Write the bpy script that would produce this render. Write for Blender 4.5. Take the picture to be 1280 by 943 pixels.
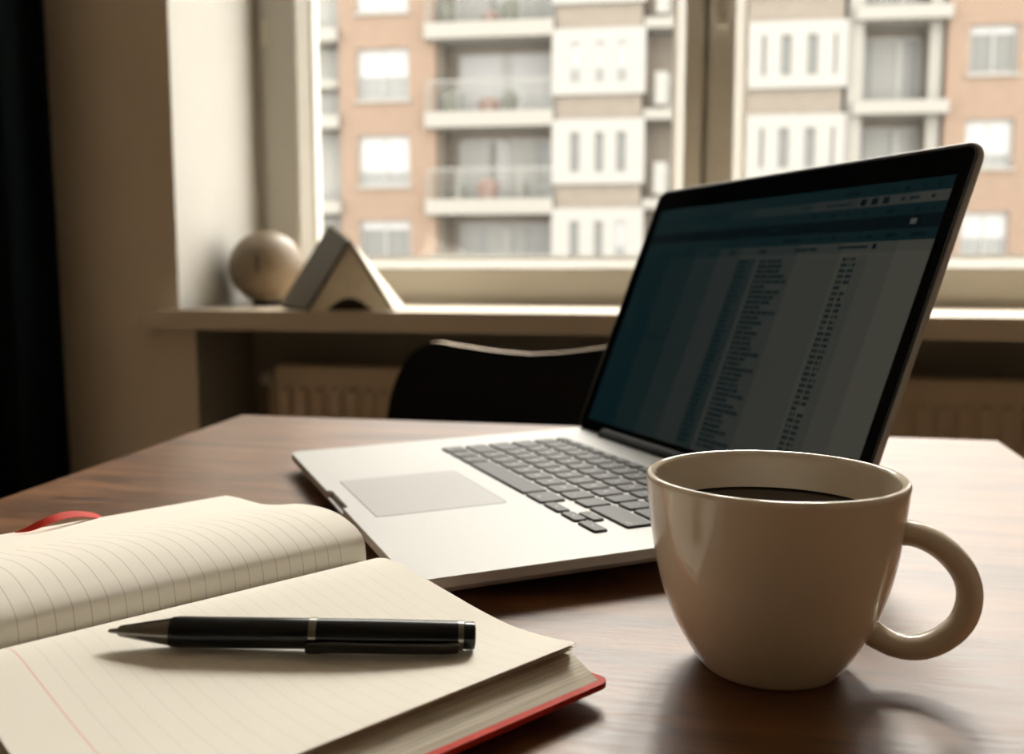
import bpy, bmesh, math, random
import numpy as np
from mathutils import Vector, Matrix, Euler

for o in list(bpy.data.objects):
    bpy.data.objects.remove(o, do_unlink=True)
SC = bpy.context.scene
COL = SC.collection
rad = math.radians
random.seed(7)

# ------------------------------------------------------------------ camera
F = 1206.2                       # focal length in pixels of the 1280x943 frame
HOR = 338.0                      # horizon row
PITCH = math.atan((471.5 - HOR) / F)
ALPHA = rad(12.1)                # camera yaw against the room
TZ = 0.74                        # table top
CAM = Vector((0, 0, TZ + 0.1592))
cam_d = bpy.data.cameras.new('camera')
cam = bpy.data.objects.new('camera', cam_d)
COL.objects.link(cam)
cam.location = CAM
cam.rotation_euler = Euler((math.pi / 2 - PITCH, 0, ALPHA))
cam_d.sensor_fit = 'HORIZONTAL'
cam_d.sensor_width = 36.0
cam_d.lens = F / 1280 * 36.0
cam_d.clip_start = 0.01
cam_d.clip_end = 300
cam_d.dof.use_dof = True
cam_d.dof.focus_distance = 0.42
cam_d.dof.aperture_fstop = 8.5
SC.camera = cam

# ------------------------------------------------------------------ light
world = bpy.data.worlds.new('overcast_sky')
SC.world = world
world.use_nodes = True
bg = world.node_tree.nodes['Background']
bg.inputs[0].default_value = (1.0, 0.965, 0.90, 1)
bg.inputs[1].default_value = 9.0
sun_d = bpy.data.lights.new('hazy_sun', 'SUN')
sun_d.energy = 4.6
sun_d.color = (1.0, 0.93, 0.82)
sun_d.angle = rad(17)
sun = bpy.data.objects.new('hazy_sun', sun_d)
COL.objects.link(sun)
SUN_EL = rad(40)
SUN_AZ = rad(-3)                  # degrees left of straight through the window
sdir = Vector((-math.sin(SUN_AZ) * math.cos(SUN_EL), math.cos(SUN_AZ) * math.cos(SUN_EL), math.sin(SUN_EL)))
sun.rotation_euler = sdir.to_track_quat('Z', 'Y').to_euler()
sun.location = (0, 6, 9)
vs = SC.view_settings
vs.view_transform = 'Standard'
vs.look = 'None'
vs.gamma = 1.0
vs.use_curve_mapping = False
vs.exposure = 0.0

# ------------------------------------------------------------------ helpers
def ray(px, py):
    X = (px - 640) / F; u = -(py - 471.5) / F
    c, s = math.cos(PITCH), math.sin(PITCH)
    d = (X, c + s * u, -s + c * u)
    ca, sa = math.cos(ALPHA), math.sin(ALPHA)
    return Vector((ca * d[0] - sa * d[1], sa * d[0] + ca * d[1], d[2]))
def hit_z(px, py, z):
    d = ray(px, py); return CAM + d * ((z - CAM.z) / d.z)
def hit_y(px, py, y):
    d = ray(px, py); return CAM + d * ((y - CAM.y) / d.y)
def c2w(x, y, z=0.0):            # camera-heading ground frame -> room
    ca, sa = math.cos(ALPHA), math.sin(ALPHA)
    return Vector((ca * x - sa * y, sa * x + ca * y, z))
def at_depth(px, py, d):         # a point seen at a pixel, d metres ahead
    r = ray(px, py)
    fwd = Vector((-math.sin(ALPHA), math.cos(ALPHA), 0))
    return CAM + r * (d / r.dot(fwd))

def link(o, parent=None):
    COL.objects.link(o)
    if parent: o.parent = parent
    return o
def tag(o, label=None, cat=None, group=None, kind=None):
    if label: o['label'] = label
    if cat: o['category'] = cat
    if group: o['group'] = group
    if kind: o['kind'] = kind
    return o
def empty(name, loc=(0, 0, 0), rz=0.0):
    o = bpy.data.objects.new(name, None)
    o.empty_display_size = 0.05
    o.location = loc; o.rotation_euler = (0, 0, rz)
    return link(o)
def obj(name, bm, mats, parent=None, smooth=False, loc=None, rz=None):
    me = bpy.data.meshes.new(name)
    bmesh.ops.recalc_face_normals(bm, faces=bm.faces)
    bm.to_mesh(me); bm.free()
    if not isinstance(mats, (list, tuple)): mats = [mats]
    for m in mats: me.materials.append(m)
    if smooth:
        for p in me.polygons: p.use_smooth = True
    o = bpy.data.objects.new(name, me)
    if loc is not None: o.location = loc
    if rz is not None: o.rotation_euler = (0, 0, rz)
    return link(o, parent)
def share(name, src, parent=None, loc=None, rot=None):
    o = bpy.data.objects.new(name, src.data)
    if loc is not None: o.location = loc
    if rot is not None: o.rotation_euler = rot
    return link(o, parent)
def auto_smooth(o, ang=35):
    me = o.data
    bm = bmesh.new(); bm.from_mesh(me)
    for f in bm.faces: f.smooth = True
    for e in bm.edges:
        e.smooth = len(e.link_faces) == 2 and e.calc_face_angle(0) < rad(ang)
    bm.to_mesh(me); bm.free()
    return o
def add_box(bm, x0, x1, y0, y1, z0, z1, mi=0, M=None):
    vs_ = [Vector((x, y, z)) for z in (z0, z1) for x, y in ((x0, y0), (x1, y0), (x1, y1), (x0, y1))]
    if M is not None: vs_ = [M @ v for v in vs_]
    v = [bm.verts.new(p) for p in vs_]
    for f in ((3, 2, 1, 0), (4, 5, 6, 7), (0, 1, 5, 4), (1, 2, 6, 5), (2, 3, 7, 6), (3, 0, 4, 7)):
        bm.faces.new([v[i] for i in f]).material_index = mi
    return v
def bevel(bm, w, seg=2, ang=30):
    es = [e for e in bm.edges if len(e.link_faces) == 2 and e.calc_face_angle(0) > rad(ang)]
    bmesh.ops.bevel(bm, geom=es, offset=w, segments=seg, profile=0.5, affect='EDGES', clamp_overlap=True)
def box_bm(x0, x1, y0, y1, z0, z1, bv=0, seg=2):
    bm = bmesh.new(); add_box(bm, x0, x1, y0, y1, z0, z1)
    if bv: bevel(bm, bv, seg)
    return bm
def loft(bm, rings, closed=True, cap0=True, cap1=True, mi=0):
    R = [[bm.verts.new(p) for p in r] for r in rings]
    n = len(R[0])
    for a, b in zip(R, R[1:]):
        for i in range(n if closed else n - 1):
            j = (i + 1) % n
            try: bm.faces.new((a[i], a[j], b[j], b[i])).material_index = mi
            except ValueError: pass
    if cap0 and closed: bm.faces.new(R[0][::-1]).material_index = mi
    if cap1 and closed: bm.faces.new(R[-1]).material_index = mi
    return R
def lathe(bm, prof, n=48, axis='Z', mi=0, cap0=False, cap1=False, center=(0, 0, 0)):
    rings = []
    for r, h in prof:
        ring = []
        for i in range(n):
            a = 2 * math.pi * i / n
            p = (r * math.cos(a), r * math.sin(a), h) if axis == 'Z' else (h, r * math.cos(a), r * math.sin(a))
            ring.append(Vector(p) + Vector(center))
        rings.append(ring)
    return loft(bm, rings, True, cap0, cap1, mi)
def rrect(w0, w1, d0, d1, r, n=6):
    pts = []
    for cx, cy, a0 in ((w1 - r, d1 - r, 0), (w0 + r, d1 - r, 90), (w0 + r, d0 + r, 180), (w1 - r, d0 + r, 270)):
        for i in range(n + 1):
            a = rad(a0 + 90 * i / n)
            pts.append((cx + r * math.cos(a), cy + r * math.sin(a)))
    return pts
def catmull(pts, n):
    """n points along a Catmull-Rom curve through pts (tuples of any length)"""
    P = [np.array(p, float) for p in pts]
    P = [2 * P[0] - P[1]] + P + [2 * P[-1] - P[-2]]
    out = []
    m = len(P) - 3
    for k in range(n):
        t = k / (n - 1) * m
        i = min(int(t), m - 1); t -= i
        a, b, c, d = P[i:i + 4]
        out.append(0.5 * (2 * b + (c - a) * t + (2 * a - 5 * b + 4 * c - d) * t * t + (3 * b - a - 3 * c + d) * t ** 3))
    return out
def interp(pts, x):
    xs = [p[0] for p in pts]; ys = [p[1] for p in pts]
    return float(np.interp(x, xs, ys))
def tube(bm, path, radii, n=12, mi=0, up=Vector((0, 0, 1)), caps=True):
    """radii: list of (ra, rb) half sizes along the two frame axes"""
    rings = []
    for i, p in enumerate(path):
        t = (path[min(i + 1, len(path) - 1)] - path[max(i - 1, 0)]).normalized()
        s = t.cross(up)
        if s.length < 1e-4: s = t.cross(Vector((1, 0, 0)))
        s.normalize(); q = s.cross(t).normalized()
        ra, rb = radii[i] if isinstance(radii, list) else radii
        rings.append([p + s * (ra * math.cos(2 * math.pi * k / n)) + q * (rb * math.sin(2 * math.pi * k / n)) for k in range(n)])
    return loft(bm, rings, True, caps, caps, mi)

# ------------------------------------------------------------------ materials
def mat(name, col, rough=0.5, metal=0.0, spec=0.5, noise=None, bump=None, coat=0.0, emit=None, sss=0.0):
    """noise=(scale, amount, stretch xyz) varies the colour; bump=(scale, strength)"""
    m = bpy.data.materials.new(name); m.use_nodes = True
    nt = m.node_tree; b = nt.nodes['Principled BSDF']
    c4 = (*col, 1)
    b.inputs['Base Color'].default_value = c4
    b.inputs['Roughness'].default_value = rough
    b.inputs['Metallic'].default_value = metal
    b.inputs['Specular IOR Level'].default_value = spec
    b.inputs['Coat Weight'].default_value = coat
    b.inputs['Coat Roughness'].default_value = 0.05
    if sss:
        b.inputs['Subsurface Weight'].default_value = sss
        b.inputs['Subsurface Radius'].default_value = (0.01, 0.008, 0.005)
        b.inputs['Subsurface Scale'].default_value = 0.3
    if emit:
        b.inputs['Emission Color'].default_value = (*emit[0], 1)
        b.inputs['Emission Strength'].default_value = emit[1]
    tc = nt.nodes.new('ShaderNodeTexCoord')
    if noise:
        mp = nt.nodes.new('ShaderNodeMapping')
        mp.inputs['Scale'].default_value = noise[2] if len(noise) > 2 else (1, 1, 1)
        nz = nt.nodes.new('ShaderNodeTexNoise')
        nz.inputs['Scale'].default_value = noise[0]; nz.inputs['Detail'].default_value = 5
        rp = nt.nodes.new('ShaderNodeValToRGB')
        a = noise[1]
        rp.color_ramp.elements[0].position = 0.3; rp.color_ramp.elements[1].position = 0.7
        rp.color_ramp.elements[0].color = (*[x * (1 - a) for x in col], 1)
        rp.color_ramp.elements[1].color = (*[min(1, x * (1 + a)) for x in col], 1)
        nt.links.new(tc.outputs['Object'], mp.inputs[0]); nt.links.new(mp.outputs[0], nz.inputs[0])
        nt.links.new(nz.outputs[0], rp.inputs[0]); nt.links.new(rp.outputs[0], b.inputs['Base Color'])
    if bump:
        n2 = nt.nodes.new('ShaderNodeTexNoise'); n2.inputs['Scale'].default_value = bump[0]; n2.inputs['Detail'].default_value = 4
        bp = nt.nodes.new('ShaderNodeBump'); bp.inputs['Strength'].default_value = bump[1]; bp.inputs['Distance'].default_value = 0.001
        nt.links.new(tc.outputs['Object'], n2.inputs[0]); nt.links.new(n2.outputs[0], bp.inputs['Height']); nt.links.new(bp.outputs[0], b.inputs['Normal'])
    return m

def wood_mat(name, c0, c1, rough, scale, stretch, coat=0.0, spec=0.5):
    m = bpy.data.materials.new(name); m.use_nodes = True
    nt = m.node_tree; b = nt.nodes['Principled BSDF']; L = nt.links
    tc = nt.nodes.new('ShaderNodeTexCoord')
    mp = nt.nodes.new('ShaderNodeMapping'); mp.inputs['Scale'].default_value = stretch
    L.new(tc.outputs['Object'], mp.inputs[0])
    n1 = nt.nodes.new('ShaderNodeTexNoise'); n1.inputs['Scale'].default_value = scale; n1.inputs['Detail'].default_value = 8; n1.inputs['Distortion'].default_value = 0.6
    n2 = nt.nodes.new('ShaderNodeTexNoise'); n2.inputs['Scale'].default_value = scale * 7; n2.inputs['Detail'].default_value = 6
    n3 = nt.nodes.new('ShaderNodeTexNoise'); n3.inputs['Scale'].default_value = scale * 0.25; n3.inputs['Detail'].default_value = 3
    for n in (n1, n2): L.new(mp.outputs[0], n.inputs[0])
    L.new(tc.outputs['Object'], n3.inputs[0])
    ad = nt.nodes.new('ShaderNodeMath'); ad.operation = 'MULTIPLY_ADD'; ad.inputs[1].default_value = 0.45
    L.new(n2.outputs[0], ad.inputs[0]); L.new(n1.outputs[0], ad.inputs[2])
    ad2 = nt.nodes.new('ShaderNodeMath'); ad2.operation = 'MULTIPLY_ADD'; ad2.inputs[1].default_value = 0.5
    L.new(n3.outputs[0], ad2.inputs[0]); L.new(ad.outputs[0], ad2.inputs[2])
    rp = nt.nodes.new('ShaderNodeValToRGB')
    rp.color_ramp.elements[0].position = 0.40; rp.color_ramp.elements[1].position = 0.59
    rp.color_ramp.elements[0].color = (*c0, 1); rp.color_ramp.elements[1].color = (*c1, 1)
    hf = nt.nodes.new('ShaderNodeMath'); hf.operation = 'MULTIPLY'; hf.inputs[1].default_value = 0.5
    L.new(ad2.outputs[0], hf.inputs[0]); L.new(hf.outputs[0], rp.inputs[0]); L.new(rp.outputs[0], b.inputs['Base Color'])
    rr = nt.nodes.new('ShaderNodeMapRange'); rr.inputs['From Min'].default_value = 0.3; rr.inputs['From Max'].default_value = 0.7
    rr.inputs['To Min'].default_value = rough - 0.06; rr.inputs['To Max'].default_value = rough + 0.08
    L.new(n2.outputs[0], rr.inputs[0]); L.new(rr.outputs[0], b.inputs['Roughness'])
    b.inputs['Specular IOR Level'].default_value = spec
    b.inputs['Coat Weight'].default_value = coat; b.inputs['Coat Roughness'].default_value = 0.30; b.inputs['Coat IOR'].default_value = 1.5
    bp = nt.nodes.new('ShaderNodeBump'); bp.inputs['Strength'].default_value = 0.12; bp.inputs['Distance'].default_value = 0.001
    L.new(n2.outputs[0], bp.inputs['Height']); L.new(bp.outputs[0], b.inputs['Normal'])
    return m

def glass_mat(name, gloss=0.06, tint=(1, 1, 1)):
    m = bpy.data.materials.new(name); m.use_nodes = True
    nt = m.node_tree; nt.nodes.remove(nt.nodes['Principled BSDF'])
    out = nt.nodes['Material Output']
    t = nt.nodes.new('ShaderNodeBsdfTransparent'); t.inputs[0].default_value = (*tint, 1)
    g = nt.nodes.new('ShaderNodeBsdfGlossy'); g.inputs['Roughness'].default_value = 0.02
    mx = nt.nodes.new('ShaderNodeMixShader'); mx.inputs[0].default_value = gloss
    nt.links.new(t.outputs[0], mx.inputs[1]); nt.links.new(g.outputs[0], mx.inputs[2]); nt.links.new(mx.outputs[0], out.inputs[0])
    return m

def paper_mat(name, line_v0, line_step, red_at=None, u_max=None, strength=0.35):
    """ruled paper; the UV map holds metres (u across the page, v along the spine)"""
    m = bpy.data.materials.new(name); m.use_nodes = True
    nt = m.node_tree; b = nt.nodes['Principled BSDF']; L = nt.links
    base = (0.80, 0.74, 0.60, 1)
    b.inputs['Roughness'].default_value = 0.75
    b.inputs['Specular IOR Level'].default_value = 0.2
    uv = nt.nodes.new('ShaderNodeUVMap'); uv.uv_map = 'UVMap'
    sp = nt.nodes.new('ShaderNodeSeparateXYZ'); L.new(uv.outputs[0], sp.inputs[0])
    def math_(op, a, v1=None, v2=None):
        n = nt.nodes.new('ShaderNodeMath'); n.operation = op
        if hasattr(a, 'links'): L.new(a, n.inputs[0])
        else: n.inputs[0].default_value = a
        for i, v in ((1, v1), (2, v2)):
            if v is None: continue
            if hasattr(v, 'links'): L.new(v, n.inputs[i])
            else: n.inputs[i].default_value = v
        return n.outputs[0]
    s = math_('SUBTRACT', sp.outputs[1], line_v0)
    fr = math_('FRACT', math_('DIVIDE', s, line_step))
    line = math_('LESS_THAN', fr, 0.055)
    line = math_('MULTIPLY', line, math_('GREATER_THAN', s, -line_step * 0.5))
    if red_at is not None:
        line = math_('MULTIPLY', line, math_('LESS_THAN', sp.outputs[1], red_at - line_step * 0.4))
    if u_max is not None:
        line = math_('MULTIPLY', line, math_('LESS_THAN', math_('ABSOLUTE', sp.outputs[0]), u_max))
    fac = math_('MULTIPLY', line, strength)
    tc = nt.nodes.new('ShaderNodeTexCoord')
    nz = nt.nodes.new('ShaderNodeTexNoise'); nz.inputs['Scale'].default_value = 60; nz.inputs['Detail'].default_value = 6
    L.new(tc.outputs['Object'], nz.inputs[0])
    rp = nt.nodes.new('ShaderNodeValToRGB')
    rp.color_ramp.elements[0].color = (0.87, 0.835, 0.745, 1); rp.color_ramp.elements[1].color = (0.90, 0.87, 0.79, 1)
    L.new(nz.outputs[0], rp.inputs[0])
    mx = nt.nodes.new('ShaderNodeMix'); mx.data_type = 'RGBA'
    L.new(fac, mx.inputs[0]); L.new(rp.outputs[0], mx.inputs[6]); mx.inputs[7].default_value = (0.16, 0.15, 0.14, 1)
    last = mx.outputs[2]
    if red_at is not None:
        d = math_('ABSOLUTE', math_('SUBTRACT', sp.outputs[1], red_at))
        rl = math_('MULTIPLY', math_('LESS_THAN', d, 0.00024), 0.45)
        m2 = nt.nodes.new('ShaderNodeMix'); m2.data_type = 'RGBA'
        L.new(rl, m2.inputs[0]); L.new(last, m2.inputs[6]); m2.inputs[7].default_value = (0.75, 0.16, 0.12, 1)
        last = m2.outputs[2]
    L.new(last, b.inputs['Base Color'])
    bp = nt.nodes.new('ShaderNodeBump'); bp.inputs['Strength'].default_value = 0.15; bp.inputs['Distance'].default_value = 0.001
    L.new(nz.outputs[0], bp.inputs['Height']); L.new(bp.outputs[0], b.inputs['Normal'])
    return m

def stripes_mat(name, c0, c1, scale):
    """page edges: fine layers along local Z, irregular"""
    m = bpy.data.materials.new(name); m.use_nodes = True
    nt = m.node_tree; b = nt.nodes['Principled BSDF']; L = nt.links
    b.inputs['Roughness'].default_value = 0.8
    uv = nt.nodes.new('ShaderNodeUVMap'); uv.uv_map = 'UVMap'
    mp = nt.nodes.new('ShaderNodeMapping'); mp.inputs['Scale'].default_value = (2.0, scale, 1)
    nz = nt.nodes.new('ShaderNodeTexNoise'); nz.inputs['Scale'].default_value = 1.0; nz.inputs['Detail'].default_value = 4
    rp = nt.nodes.new('ShaderNodeValToRGB')
    rp.color_ramp.elements[0].position = 0.35; rp.color_ramp.elements[1].position = 0.65
    rp.color_ramp.elements[0].color = (*c0, 1); rp.color_ramp.elements[1].color = (*c1, 1)
    L.new(uv.outputs[0], mp.inputs[0]); L.new(mp.outputs[0], nz.inputs[0]); L.new(nz.outputs[0], rp.inputs[0]); L.new(rp.outputs[0], b.inputs['Base Color'])
    bp = nt.nodes.new('ShaderNodeBump'); bp.inputs['Strength'].default_value = 0.4; bp.inputs['Distance'].default_value = 0.0005
    L.new(nz.outputs[0], bp.inputs['Height']); L.new(bp.outputs[0], b.inputs['Normal'])
    return m

M = {}
M['wall'] = mat('wall_plaster', (0.69, 0.60, 0.48), 0.9, spec=0.2, noise=(3, 0.04), bump=(90, 0.15))
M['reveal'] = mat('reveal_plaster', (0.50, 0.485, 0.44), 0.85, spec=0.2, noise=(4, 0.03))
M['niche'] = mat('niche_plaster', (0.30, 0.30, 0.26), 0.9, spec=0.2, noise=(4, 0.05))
M['ceiling'] = mat('ceiling_paint', (0.85, 0.80, 0.70), 0.9)
M['floor'] = wood_mat('floor_boards', (0.20, 0.13, 0.08), (0.36, 0.25, 0.16), 0.45, 3, (1, 8, 1))
M['table'] = wood_mat('brown_table_wood', (0.058, 0.025, 0.010), (0.22, 0.100, 0.040), 0.42, 5.0, (1.2, 9.0, 1.0), spec=0.45, coat=0.28)
M['sill'] = mat('painted_sill', (0.62, 0.53, 0.41), 0.35, noise=(6, 0.04, (0.4, 4, 1)))
M['frame'] = mat('window_frame_paint', (0.53, 0.505, 0.44), 0.45)
M['glass'] = glass_mat('window_glass', 0.05)
M['metal'] = mat('handle_metal', (0.7, 0.66, 0.56), 0.3, 0.8)
M['radiator'] = mat('radiator_enamel', (0.66, 0.54, 0.39), 0.4)
M['curtain'] = mat('dark_curtain', (0.006, 0.011, 0.012), 0.95, spec=0.1, bump=(300, 0.2))
M['chair'] = mat('black_lacquer', (0.002, 0.004, 0.005), 0.5, spec=0.2)
M['ply'] = wood_mat('ply_edge', (0.35, 0.22, 0.11), (0.62, 0.43, 0.25), 0.4, 20, (1, 1, 6))
M['chrome'] = mat('chair_steel', (0.5, 0.5, 0.48), 0.25, 1.0)
M['alu'] = mat('laptop_aluminium', (0.41, 0.41, 0.397), 0.5, 0.2, noise=(400, 0.015))
M['pad'] = mat('trackpad_glass', (0.305, 0.305, 0.29), 0.45, 0.1)
M['gap'] = mat('dark_gap', (0.02, 0.02, 0.02), 0.7)
M['key'] = mat('key_cap_plastic', (0.018, 0.018, 0.015), 0.45, spec=0.30)
M['legend'] = mat('key_legend_print', (0.55, 0.53, 0.48), 0.6)
M['rubber'] = mat('rubber', (0.01, 0.01, 0.01), 0.8)
M['bezel'] = mat('glossy_black_bezel', (0.001, 0.003, 0.004), 0.12, spec=0.07)
M['gasket'] = mat('bezel_gasket', (0.012, 0.011, 0.010), 0.35)
M['hinge'] = mat('hinge_plastic', (0.003, 0.005, 0.005), 0.6, spec=0.15)
M['ceramic'] = mat('cream_glazed_ceramic', (0.78, 0.69, 0.56), 0.10, spec=0.55, coat=0.3)
M['coffee'] = mat('black_coffee', (0.006, 0.003, 0.002), 0.05, spec=0.12)
M['penblack'] = mat('pen_black_lacquer', (0.003, 0.005, 0.006), 0.2, spec=0.3, coat=0.0)
M['pensteel'] = mat('pen_gunmetal', (0.22, 0.21, 0.19), 0.22, 1.0)
M['clip'] = mat('pen_clip_dark', (0.05, 0.05, 0.048), 0.25, 0.9)
M['red'] = mat('red_cover_cloth', (0.50, 0.030, 0.014), 0.6, spec=0.2, noise=(200, 0.15), bump=(800, 0.2))
M['ribbon'] = mat('red_ribbon_satin', (0.55, 0.030, 0.015), 0.6, spec=0.15)
M['page_l'] = paper_mat('ruled_paper_facing', 0.0138, 0.0067, None, 0.112, 0.38)
M['page_r'] = paper_mat('ruled_paper_pen_side', 0.0138, 0.0067, 0.1615, None, 0.12)
M['leaf'] = mat('plain_paper', (0.83, 0.79, 0.68), 0.8, spec=0.2)
M['edge'] = stripes_mat('page_edges', (0.42, 0.38, 0.29), (0.86, 0.81, 0.69), 26)
M['ball'] = mat('turned_pale_wood', (0.17, 0.122, 0.072), 0.55, noise=(9, 0.12, (1, 1, 5)))
M['book_cover'] = mat('cream_book_cover', (0.72, 0.68, 0.58), 0.55)
M['book_shade'] = mat('book_shade_tone', (0.10, 0.085, 0.06), 0.6)  # shade on the cream book put into the colour
M['book_page'] = mat('book_pages', (0.85, 0.78, 0.62), 0.8, noise=(60, 0.06, (1, 1, 1)))

# ------------------------------------------------------------------ room
Y_WALL = 1.898; Y_OUT = 2.42; X_REV = -1.1448; X_NICHE = -1.107; X_RIGHT = 1.06
Z_SILL = 0.8155; Z_SILLB = 0.774; Z_HEAD = 2.85; Z_CEIL = 3.1
XL, XR, YB = -2.35, 2.45, -2.7
def struct(name, bm, m, label=None):
    o = obj(name, bm, m); o['kind'] = 'structure'
    if label: o['label'] = label
    return o
struct('floor', box_bm(XL - .2, XR + .2, YB - .2, Y_OUT, -.1, 0), M['floor'], 'dark wooden floor under the table')
struct('ceiling', box_bm(XL - .2, XR + .2, YB - .2, Y_OUT, Z_CEIL, Z_CEIL + .1), M['ceiling'], 'plain ceiling above the room')
struct('wall_left', box_bm(XL - .2, XL, YB, Y_OUT, 0, Z_CEIL), M['wall'], 'plain side wall beyond the dark curtain')
struct('wall_right', box_bm(XR, XR + .2, YB, Y_OUT, 0, Z_CEIL), M['wall'], 'plain side wall opposite the curtain')
struct('wall_front', box_bm(XL - .2, XR + .2, YB - .2, YB, 0, Z_CEIL), M['wall'], 'plain wall facing the window')
bm = bmesh.new()
add_box(bm, XL, X_REV, Y_WALL, Y_OUT, Z_SILL, Z_CEIL)
add_box(bm, XL, X_NICHE, Y_WALL, Y_OUT, 0, Z_SILL)
add_box(bm, X_RIGHT, XR, Y_WALL, Y_OUT, 0, Z_CEIL)
add_box(bm, X_REV, X_RIGHT, Y_WALL, Y_OUT, Z_HEAD, Z_CEIL)
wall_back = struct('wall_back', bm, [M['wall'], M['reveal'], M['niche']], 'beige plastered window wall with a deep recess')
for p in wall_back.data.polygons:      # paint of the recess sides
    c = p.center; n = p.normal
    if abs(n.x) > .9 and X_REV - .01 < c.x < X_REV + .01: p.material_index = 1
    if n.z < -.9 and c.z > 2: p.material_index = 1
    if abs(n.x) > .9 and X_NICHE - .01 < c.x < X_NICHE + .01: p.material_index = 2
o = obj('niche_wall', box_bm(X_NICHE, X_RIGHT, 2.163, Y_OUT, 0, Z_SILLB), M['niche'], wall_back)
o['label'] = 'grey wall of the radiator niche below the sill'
# sill board
bm = bmesh.new()
out = [(-1.222, 1.858), (1.14, 1.858), (1.14, Y_WALL), (X_RIGHT, Y_WALL), (X_RIGHT, 2.30), (X_REV, 2.30), (X_REV, Y_WALL), (-1.222, Y_WALL)]
loft(bm, [[Vector((x, y, z)) for x, y in out] for z in (Z_SILLB, Z_SILL)])
bevel(bm, 0.006, 2)
struct('trim_1', bm, M['sill'], 'long painted window sill board above the radiator')

# window: frame, two sashes, panes, handle
Y_FR = 2.2764
win = empty('window_1', (0, Y_FR, Z_SILL)); win['kind'] = 'structure'; win['label'] = 'double casement window with cream painted frame'
def wpart(name, x0, x1, y0, y1, z0, z1, m='frame', parent=win, bv=.004):
    return obj(name, box_bm(x0, x1, y0 - Y_FR, y1 - Y_FR, z0 - Z_SILL, z1 - Z_SILL, bv), M[m], parent)
zf0, zf1 = Z_SILL, Z_HEAD
wpart('frame_jamb', X_REV, X_REV + .032, Y_FR + .012, Y_FR + .10, zf0, zf1)
wpart('frame_jamb', X_RIGHT - .032, X_RIGHT, Y_FR + .012, Y_FR + .10, zf0, zf1)
wpart('frame_rail', X_REV + .032, X_RIGHT - .032, Y_FR + .012, Y_FR + .10, zf0, zf0 + .03)
wpart('frame_rail', X_REV + .032, X_RIGHT - .032, Y_FR + .012, Y_FR + .10, zf1 - .03, zf1)
wpart('frame_mullion', -.052, -.032, Y_FR + .020, Y_FR + .10, zf0 + .03, zf1 - .03)
def sash(x0, x1, wl, wr):
    z0, z1 = zf0 + .026, zf1 - .026
    s = empty('sash'); s.parent = win; s.location = (0, 0, 0)
    b = .034                               # sloping glazing bead
    ix0, ix1, iz0, iz1 = x0 + wl, x1 - wr, z0 + .058, z1 - .07
    for nm, a in (('stile', (x0, ix0, z0, z1)), ('stile', (ix1, x1, z0, z1)), ('rail', (ix0, ix1, z0, iz0)), ('rail', (ix0, ix1, iz1, z1))):
        wpart(nm, a[0], a[1], Y_FR, Y_FR + .07, a[2], a[3], parent=s)
    bm = bmesh.new()                       # bead ring sloping back to the pane
    ring = lambda d, y: [Vector((x, y - Y_FR, z - Z_SILL)) for x, z in ((ix0 + d, iz0 + d), (ix1 - d, iz0 + d), (ix1 - d, iz1 - d), (ix0 + d, iz1 - d))]
    loft(bm, [ring(0, Y_FR + .004), ring(.004, Y_FR + .002), ring(b * .75, Y_FR + .03), ring(b, Y_FR + .036), ring(b, Y_FR + .07), ring(0, Y_FR + .07)], True, False, False)
    obj('glazing_bead', bm, M['frame'], s)
    bm = box_bm(ix0 + .01, ix1 - .01, .052, .056, iz0 + .01 - Z_SILL, iz1 - .01 - Z_SILL)
    obj('pane', bm, M['glass'], s)
    return s
sash(X_REV + .028, -.0495, .082, .034)
s2 = sash(-.0345, X_RIGHT - .028, .052, .082)
hd = bmesh.new()
add_box(hd, -.022, .008, -.010, 0, .66, .76); add_box(hd, -.018, .004, -.045, -.010, .715, .737); add_box(hd, -.018, .004, -.055, -.035, .615, .737)
bevel(hd, .004, 2)
hdl = obj('handle', hd, M['frame'], win)
hg = bmesh.new()
lathe(hg, [(.006, -.03), (.0075, -.028), (.0075, .028), (.006, .03)], 12, cap0=True, cap1=True, center=(X_REV + .03, 0, .665))
obj('hinge', hg, M['metal'], win, smooth=True)

# ------------------------------------------------------------------ radiator in the niche
YR = 2.03; ZR = 0.680
xr0, xr1 = hit_y(345, 470, YR).x, 1.0
rad_e = empty('panel_radiator', ((xr0 + xr1) / 2, YR + .04, 0.14))
tag(rad_e, 'beige ribbed panel radiator in the niche under the window sill', 'radiator')
def rpart(name, bm, m='radiator', parent=rad_e):
    bmesh.ops.translate(bm, vec=-Vector(rad_e.location), verts=bm.verts)
    return obj(name, bm, M[m], parent)
bm = bmesh.new()
add_box(bm, xr0, xr1, YR + .006, YR + .016, 0.14, ZR); bevel(bm, .004, 2)
rpart('front_panel', bm)
rpart('rear_panel', box_bm(xr0, xr1, YR + .065, YR + .08, 0.14, ZR, .004))
rpart('top_grille', box_bm(xr0, xr1, YR + .012, YR + .070, ZR - .004, ZR + .003, .002))
rpart('side_cover', box_bm(xr0 - .004, xr0 + .002, YR + .004, YR + .082, 0.14, ZR, .002))
n = int((xr1 - xr0 - .03) / .0400)
fin0 = None
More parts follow.
